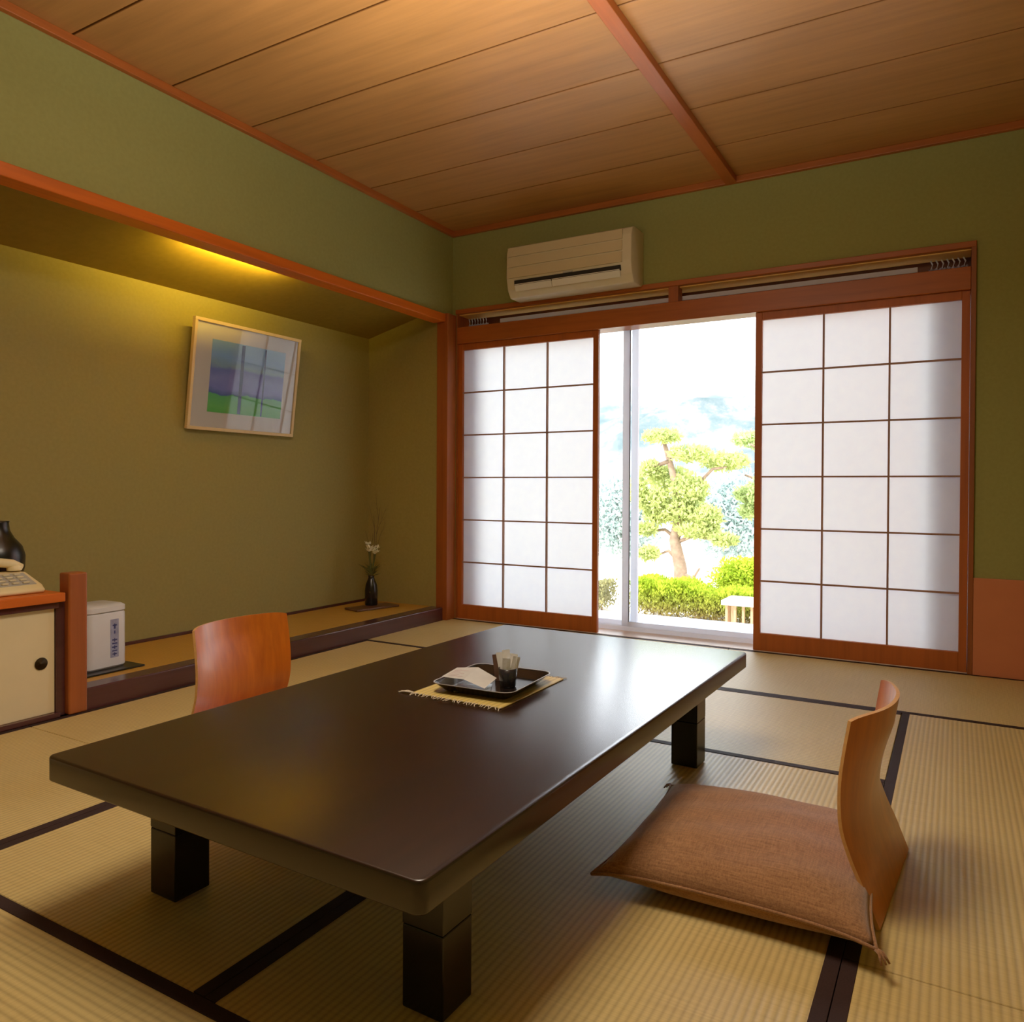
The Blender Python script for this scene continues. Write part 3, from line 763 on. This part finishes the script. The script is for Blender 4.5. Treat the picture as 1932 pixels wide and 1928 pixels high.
lf2 = boxo('leaflet_under', (-.05, -.04, 0), (.05, .04, .002), M['wrap'])
lf2.name = 'clear_wrapper'; lf2.location = (-1.145, 1.745, TF+.0005)
lf2.rotation_euler = (0, 0, .5); tag(lf2, 'clear flat wrapper on the tray below the leaflet', 'wrapper')

# ------------------------------------------------------------------ floor chairs
def make_chair(label):
    """legless chair: origin at the floor under the rear edge; sitter faces -X"""
    root = thing('legless_floor_chair', label, 'chair', (0, 0, 0), 0, 'bent plywood legless chairs')
    hw = .212
    prof = [(0, .0015), (-.012, .03), (-.030, .075), (-.055, .13), (-.073, .185), (-.078, .235), (-.077, .29), (-.070, .35), (-.062, .40), (-.058, .425)]
    def bulge(z): return +.012+.046*max(0, min(1, (z-.06)/.30))**1.2
    def f(s, t):
        t = t*(1-.05*abs(s)**9)
        i = t*(len(prof)-1); k = min(int(i), len(prof)-2); u = i-k
        p0 = prof[max(k-1, 0)]; p1 = prof[k]; p2 = prof[k+1]; p3 = prof[min(k+2, len(prof)-1)]
        q = [.5*((2*p1[j])+(-p0[j]+p2[j])*u+(2*p0[j]-5*p1[j]+4*p2[j]-p3[j])*u*u+(-p0[j]+3*p1[j]-3*p2[j]+p3[j])*u**3) for j in (0, 1)]
        z = q[1]
        w = hw*(1-.03*t)
        z2 = z
        w2 = w
        return Vector((q[0]+bulge(z)*(1-abs(s)**2.2)*(1 if t > 0 else 1)*min(1, t*4), s*w2, z2))
    NS, NT = 28, 36; th = .008
    bm = bmesh.new(); F = []; Bk = []
    for j in range(NT+1):
        F.append([]); Bk.append([])
        for i in range(NS+1):
            s = -1+2*i/NS; t = j/NT; p = f(s, t)
            e = 1e-3; ds = f(min(1, s+e), t)-f(max(-1, s-e), t); dt = f(s, min(1, t+e))-f(s, max(0, t-e))
            n = ds.cross(dt).normalized()
            if n.x < 0: n = -n
            F[-1].append(bm.verts.new(p-n*th/2)); Bk[-1].append(bm.verts.new(p+n*th/2))
    for j in range(NT):
        for i in range(NS):
            bm.faces.new((F[j][i], F[j][i+1], F[j+1][i+1], F[j+1][i])); bm.faces.new((Bk[j][i+1], Bk[j][i], Bk[j+1][i], Bk[j+1][i+1]))
    rim = []
    for j in range(NT):
        rim.append(bm.faces.new((F[j][0], F[j+1][0], Bk[j+1][0], Bk[j][0]))); rim.append(bm.faces.new((F[j+1][NS], F[j][NS], Bk[j][NS], Bk[j+1][NS])))
    for i in range(NS):
        rim.append(bm.faces.new((F[NT][i], F[NT][i+1], Bk[NT][i+1], Bk[NT][i]))); bm.faces.new((F[0][i+1], F[0][i], Bk[0][i], Bk[0][i+1]))
    bmesh.ops.recalc_face_normals(bm, faces=bm.faces[:])
    for f_ in rim: f_.material_index = 1
    me = bpy.data.meshes.new('backrest')
    for v in bm.verts: v.co.z = max(v.co.z, .0005)
    bm.to_mesh(me); bm.free(); me.materials.append(M['ply']); me.materials.append(M['plyedge'])
    o = bpy.data.objects.new('backrest', me); COL.objects.link(o); o.parent = root; smooth_angle(o, 45)
    bm = bmesh.new()
    outline = [(-.012, -hw+.004), (-.30, -hw+.004), (-.40, -hw+.03), (-.43, -hw+.09), (-.43, hw-.09), (-.40, hw-.03), (-.30, hw-.004), (-.012, hw-.004)]
    prism(bm, outline, .0012, .011, 'Z')
    obj('seat', bm, M['ply'], root)
    return root
ch = make_chair('orange plywood floor chair on the right, seen from behind its cushion')
ch.location = (-.113, 1.912, .001); ch.rotation_euler = (0, 0, math.radians(-4.3))
r2 = ch.copy(); COL.objects.link(r2)
for c_ in list(ch.children):
    q = c_.copy(); COL.objects.link(q); q.parent = r2
r2.location = (-2.262, 1.862, .001); r2.rotation_euler = (0, 0, math.radians(180+1))
r2['label'] = 'orange plywood floor chair on the far left side of the table, facing the camera side'

# cushion
bm = bmesh.new(); N = 40; S = .276
def cush(i, j, side):
    u, v = -1+2*i/N, -1+2*j/N
    pin = 1-.055*(1-abs(v)**2)*abs(u)**3; piv = 1-.055*(1-abs(u)**2)*abs(v)**3
    x = u*S*pin; y = v*S*piv
    k = ((1-abs(u)**2.6)*(1-abs(v)**2.6))
    k = max(k, 0)**.5
    wr = .003*math.sin(7*u+3*v)*k+.002*math.sin(13*v-4*u)*k
    if side > 0: z = .058+.070*k+wr
    else: z = .058-.045*min(1, k*1.5)
    # ears: corners stand out a little
    c = abs(u*v)**6
    x += u*c*.010; y += v*c*.010; z += -.008*c
    return (x, y, z)
top = [[bm.verts.new(cush(i, j, 1)) for j in range(N+1)] for i in range(N+1)]
bot = [[None]*(N+1) for _ in range(N+1)]
for i in range(N+1):
    for j in range(N+1):
        bot[i][j] = top[i][j] if i in (0, N) or j in (0, N) else bm.verts.new(cush(i, j, -1))
for i in range(N):
    for j in range(N):
        bm.faces.new((top[i][j], top[i+1][j], top[i+1][j+1], top[i][j+1]))
        bm.faces.new((bot[i][j+1], bot[i+1][j+1], bot[i+1][j], bot[i][j]))
cu = thing('floor_cushion', 'square brown woven cushion on the seat of the right floor chair', 'cushion', (-.410, 1.820, .0), math.radians(1.2))
o = obj('cover', bm, M['cushion'], cu, smooth=True)
bm = bmesh.new()
for s in (-1, 1):
    pts = [cush(0 if s < 0 else N, j, 1) for j in range(N+1)]
    tube(bm, pts, .0035, seg=6)
    pts = [cush(j, 0 if s < 0 else N, 1) for j in range(N+1)]
    tube(bm, pts, .0035, seg=6)
obj('seam_piping', bm, M['cushion'], cu, smooth=True)
for cx_, cy_ in ((S+.008, -S-.008), (-S-.008, S+.008)):
    bm = bmesh.new(); d = Vector((cx_, cy_, 0)).normalized()
    for a in (-.35, 0, .35):
        dd = Matrix.Rotation(a, 3, 'Z') @ d
        p = Vector((cx_, cy_, .050)); tube(bm, [p-d*.006, p+dd*.014, p+dd*.026+Vector((0, 0, -.014))], .0035, .002, 6)
    obj('corner_tassel', bm, M['cushion'], cu, smooth=True)

# ------------------------------------------------------------------ lamps and added fills
def lamp(name, kind, loc, energy, color, size=None, rot=(0,0,0), size_y=None):
    l = bpy.data.lights.new(name, kind); l.energy = energy; l.color = color
    if kind == 'AREA':
        l.size = size
        if size_y: l.shape = 'RECTANGLE'; l.size_y = size_y
    elif kind == 'POINT': l.shadow_soft_size = size
    elif kind == 'SUN': l.angle = size
    o = bpy.data.objects.new(name, l); COL.objects.link(o); o.location = loc; o.rotation_euler = rot
    return o
lamp('room_fill_down', 'AREA', (-1.1, 1.3, 2.44), 30, (1.0, .88, .70), .75)  # unseen downward fill added to light the room, no fixture
lamp('room_fill_up', 'AREA', (-1.1, 1.6, 1.95), 33, (1.0, .88, .70), 1.5, (math.pi, 0, 0))  # unseen upward fill added to brighten ceiling and upper walls
# alcove lamp tucked up behind the beam
lamp('alcove_light', 'AREA', (XL-.112, 2.66, 2.040), 13.0, (1.0, .66, .06), .012, (0, math.radians(140), 0), .55)
lamp('sun', 'SUN', (0, -5, 12), 8.0, (1.0, .96, .88), math.radians(3), (math.radians(38), math.radians(-14), 0))

# ------------------------------------------------------------------ garden
def G(px, py): return (-3.512+(px-1290)*.00795, 1.07-(py-900)*.00787)
bm = bmesh.new(); n = 30
g = [[bm.verts.new((-30+60*i/n, YF+.31+34*j/n, -.75+.03*math.sin(i*2.1+j))) for j in range(n+1)] for i in range(n+1)]
for i in range(n):
    for j in range(n): bm.faces.new((g[i][j], g[i+1][j], g[i+1][j+1], g[i][j+1]))
struct(obj('ground', bm, M['gravel']), 'pale garden ground', 'ground')
bm = bmesh.new(); n = 60
from mathutils import noise as mn
g = [[None]*(n+1) for _ in range(n+1)]
for i in range(n+1):
    for j in range(n+1):
        x = -90+150*i/n; y = 34+50*j/n; z = -1.5+34*(j/n)**.9
        z += 3.5*mn.fractal(Vector((x*.06, y*.06, 0)), 1.0, 2.0, 5)+1.3*mn.noise(Vector((x*.5, y*.5, 3)))
        g[i][j] = bm.verts.new((x, y, z))
for i in range(n):
    for j in range(n): bm.faces.new((g[i][j], g[i+1][j], g[i+1][j+1], g[i][j+1]))
struct(obj('hillside', bm, M['hill'], smooth=True), 'wooded hillside beyond the garden, white haze painted into its colour', 'hill')

def leaves(bm, c, rad, n, ls, up=.6):
    """a clump of small leaf blades filling a flattened ellipsoid, denser at its skin"""
    for _ in range(n):
        d = Vector((random.gauss(0, 1), random.gauss(0, 1), random.gauss(0, 1))).normalized()
        r = random.random()**.35
        p = Vector((c[0]+d.x*rad[0]*r, c[1]+d.y*rad[1]*r, c[2]+d.z*rad[2]*r))
        a = Vector((random.gauss(0, 1), random.gauss(0, 1), random.gauss(0, 1)+up)).normalized(); s = a.orthogonal().normalized()
        s = Matrix.Rotation(random.random()*6.28, 3, a) @ s
        l = ls*random.uniform(.6, 1.3)
        bm.faces.new([bm.verts.new(q) for q in (p, p+a*l*.5+s*l*.22, p+a*l, p+a*l*.5-s*l*.22)])
def pine(label, Y, pads, trunk, branches, mat, base, dens=900):
    root = thing('pine_tree', label, 'tree', (base[0], Y, base[1]), group=None)
    bm = bmesh.new()
    for px, py, rx, rz in pads:
        x, z = G(px, py); rxx = rx*.00795; rzz = rz*.00787
        leaves(bm, (x-base[0], random.uniform(-.25, .25), z-base[1]), (rxx, rxx*.8, rzz), int(dens*2.2*(rxx*rzz*6+.35)), .075)
    obj('foliage', bm, mat, root)
    bm = bmesh.new()
    P3 = [(G(a, b_)[0]-base[0], random.uniform(-.04, .04), G(a, b_)[1]-base[1]) for a, b_ in trunk]
    tube(bm, P3, .11, .03, 10)
    obj('trunk', bm, M['bark'], root, smooth=True)
    bm = bmesh.new()
    for br in branches:
        P3 = [(G(a, b_)[0]-base[0], 0, G(a, b_)[1]-base[1]) for a, b_ in br]
        tube(bm, P3, .035, .015, 7)
    obj('branches', bm, M['bark'], root, smooth=True)
b1 = G(1288, 1128)
pine('cloud-pruned pine tree with layered pads in the middle of the garden view', 11.0,
     [(1252, 824, 38, 12), (1310, 858, 42, 14), (1362, 872, 46, 17), (1225, 885, 22, 16), (1252, 905, 44, 26), (1300, 925, 40, 30), (1235, 945, 34, 24), (1285, 965, 50, 26), (1340, 975, 26, 22), (1245, 975, 28, 14), (1225, 1000, 22, 10), (1318, 1000, 44, 16), (1232, 1046, 20, 12), (1372, 1015, 24, 10), (1212, 925, 16, 30)],
     [(1288, 1132), (1284, 1070), (1274, 1020), (1282, 970), (1276, 915), (1262, 870), (1252, 835)],
     [[(1284, 1060), (1262, 1040), (1240, 1050)], [(1276, 1015), (1255, 1000), (1232, 1003)], [(1280, 960), (1310, 920), (1345, 885), (1370, 882)], [(1274, 1025), (1310, 1010), (1360, 1018)], [(1262, 870), (1230, 880), (1215, 872)], [(1284, 1080), (1310, 1090), (1322, 1070)], [(1262, 860), (1290, 862), (1312, 866)]],
     M['pine'], b1)
b3 = G(1440, 1128)
pine('pine tree half hidden behind the right shoji edge', 11.6,
     [(1392, 826, 40, 14), (1440, 840, 50, 18), (1395, 935, 34, 18), (1430, 930, 40, 30), (1398, 965, 26, 14), (1450, 980, 40, 25)],
     [(1440, 1132), (1446, 1050), (1436, 960), (1440, 860)], [[(1438, 950), (1410, 945), (1395, 942)], [(1440, 870), (1410, 845), (1395, 836)], [(1436, 960), (1412, 905), (1385, 895)]],
     M['pine2'], b3)
def bush(name, label, cat, px, py, Y, r, mat, n, ls=.1):
    x, z = G(px, py); x = x*(Y/11) ; 
    z = .9+(z-.9)*Y/11
    bm = bmesh.new()
    for k in range(6):
        leaves(bm, (random.uniform(-.4, .4)*r[0], random.uniform(-.3, .3)*r[1], r[2]+random.uniform(-.15, .2)*r[2]), (r[0]*.7, r[1]*.7, r[2]*.8), n//6, ls)
    o = obj(name, bm, mat, None, loc=(x, Y, -.75))
    return tag(o, label, cat)
bush('garden_bush', 'rounded green shrub low at the right of the garden, above the hedge', 'bush', 1405, 1085, 10.15, (.5, .34, .40), M['hedge'], 10000, .055)
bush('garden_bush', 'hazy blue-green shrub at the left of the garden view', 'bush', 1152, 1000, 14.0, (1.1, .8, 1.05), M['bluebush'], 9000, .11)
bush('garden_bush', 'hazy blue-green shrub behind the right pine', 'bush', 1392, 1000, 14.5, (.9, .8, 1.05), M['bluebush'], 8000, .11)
# hedges
def hedge(label, x0, x1, Y, z1, mat, n):
    w = x1-x0; bm = bmesh.new()
    for _ in range(n):
        u = random.random(); v = random.uniform(-1, 1); t = random.random()**.6
        zt = z1+.05*math.sin(u*w*4)+.03*math.sin(u*w*11)
        p = Vector((x0+u*w-(x0+x1)/2, v*.35*(1-.3*t), .02+(zt+.75-.05)*t))
        a = Vector((random.gauss(0, .7), random.gauss(0, .7)-.3, 1)).normalized(); s = Matrix.Rotation(random.random()*6.28, 3, a) @ a.orthogonal().normalized(); l = random.uniform(.025, .06)
        bm.faces.new([bm.verts.new(q) for q in (p, p+a*l*.5+s*l*.25, p+a*l, p+a*l*.5-s*l*.25)])
    root = thing('hedge', label, 'hedge', ((x0+x1)/2, Y, -.75))
    obj('foliage', bm, mat, root)
    bm = bmesh.new()
    for k in range(int(w*9)):
        x = random.uniform(-w/2, w/2); y = random.uniform(-.25, .25)
        tube(bm, [(x, y, 0), (x+random.uniform(-.05, .05), y, .15), (x+random.uniform(-.12, .12), y+random.uniform(-.05, .05), .34)], .012, .006, 5)
    obj('stems', bm, M['bark'], root)['kind'] = 'stuff'
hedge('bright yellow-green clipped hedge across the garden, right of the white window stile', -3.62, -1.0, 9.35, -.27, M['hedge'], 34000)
hedge('dull brownish hedge seen left of the white window stile', -5.3, -3.98, 9.35, -.29, M['hedge2'], 12000)
# bench
bn = thing('garden_bench', 'small slatted wooden garden stand with a pale top, in front of the hedge', 'bench', (-1.86, 8.75, -.75))
boxo('bench_top', (-.42, -.22, .345), (.42, .22, .40), M['benchtop'], bn, .006)
bm = bmesh.new()
for i in range(9):
    x = -.37+.0925*i; box(bm, (x-.014, -.17, .0), (x+.014, -.14, .345), .003); 
box(bm, (-.385, -.175, .03), (.385, -.137, .07))
obj('slats', bm, M['benchwood'], bn)
for sx in (-1, 1):
    for sy in (-1, 1): boxo('leg', (sx*.37-.025, sy*.13-.0, 0), (sx*.37+.025, sy*.13+.05*(1 if sy > 0 else -1)+(.0), .345) if sy > 0 else (sx*.37+.025, sy*.13+.05, .345), M['benchwood'], bn)
# pale stepping stones at the foot of the hedge
for k, (x, y, r) in enumerate(((-2.75, 8.75, .15), (-2.42, 8.72, .12), (-2.6, 8.45, .10))):
    bm = bmesh.new(); bmesh.ops.create_icosphere(bm, subdivisions=3, radius=r)
    for v in bm.verts:
        v.co *= 1+.18*mn.noise(v.co*6+Vector((k, 0, 0))); v.co.z = v.co.z*.55
    o = obj('garden_rock', bm, M['gravel'], None, smooth=True, loc=(x, y, -.75+r*.3))
    tag(o, ['largest pale garden rock at the foot of the hedge', 'pale garden rock beside the slatted stand', 'smallest pale garden rock in front of the hedge'][k], 'rock', 'pale rocks below the hedge')

# ------------------------------------------------------------------ world
w = bpy.data.worlds.new('World'); bpy.context.scene.world = w; w.use_nodes = True; nt = w.node_tree
bg = nt.nodes['Background']
tc = nt.nodes.new('ShaderNodeTexCoord'); sp = nt.nodes.new('ShaderNodeSeparateXYZ'); L(nt, tc.outputs['Generated'], sp.inputs[0])
L(nt, ramp(nt, sp.outputs['Z'], [(0, (1.0, 1.0, 1.0)), (.3, (.75, .78, .83)), (.6, (.33, .36, .40))]), bg.inputs['Color'])
bg.inputs['Strength'].default_value = 13.0

# ------------------------------------------------------------------ camera
f, cxp, cyp, yaw, pit, rol = 1436.6175, 985.2991, 934.2665, math.radians(29.6519), math.radians(.5666), math.radians(.3009)
fw = Vector((-math.sin(yaw)*math.cos(pit), math.cos(yaw)*math.cos(pit), -math.sin(pit)))
rt = Vector((math.cos(yaw), math.sin(yaw), 0)); up = rt.cross(fw)
rt2 = rt*math.cos(rol)+up*math.sin(rol); up2 = -rt*math.sin(rol)+up*math.cos(rol)
cam = bpy.data.cameras.new('camera'); co = bpy.data.objects.new('camera', cam); COL.objects.link(co)
R = Matrix((rt2, up2, -fw)).transposed().to_4x4(); R.translation = Vector((0, 0, .9)); co.matrix_world = R
cam.sensor_width = 36; cam.sensor_fit = 'HORIZONTAL'; cam.lens = f*36/1932
cam.shift_x = (966-cxp)/1932; cam.shift_y = (cyp-964)/1932
cam.clip_start = .02; cam.clip_end = 500
sc = bpy.context.scene; sc.camera = co
sc.view_settings.view_transform = 'Standard'; sc.view_settings.look = 'None'; sc.view_settings.exposure = 0; sc.view_settings.gamma = 1.15
sc.cycles.use_denoising = True; sc.cycles.max_bounces = 10; sc.cycles.diffuse_bounces = 5; sc.cycles.transparent_max_bounces = 16
sc.cycles.sample_clamp_indirect = 6
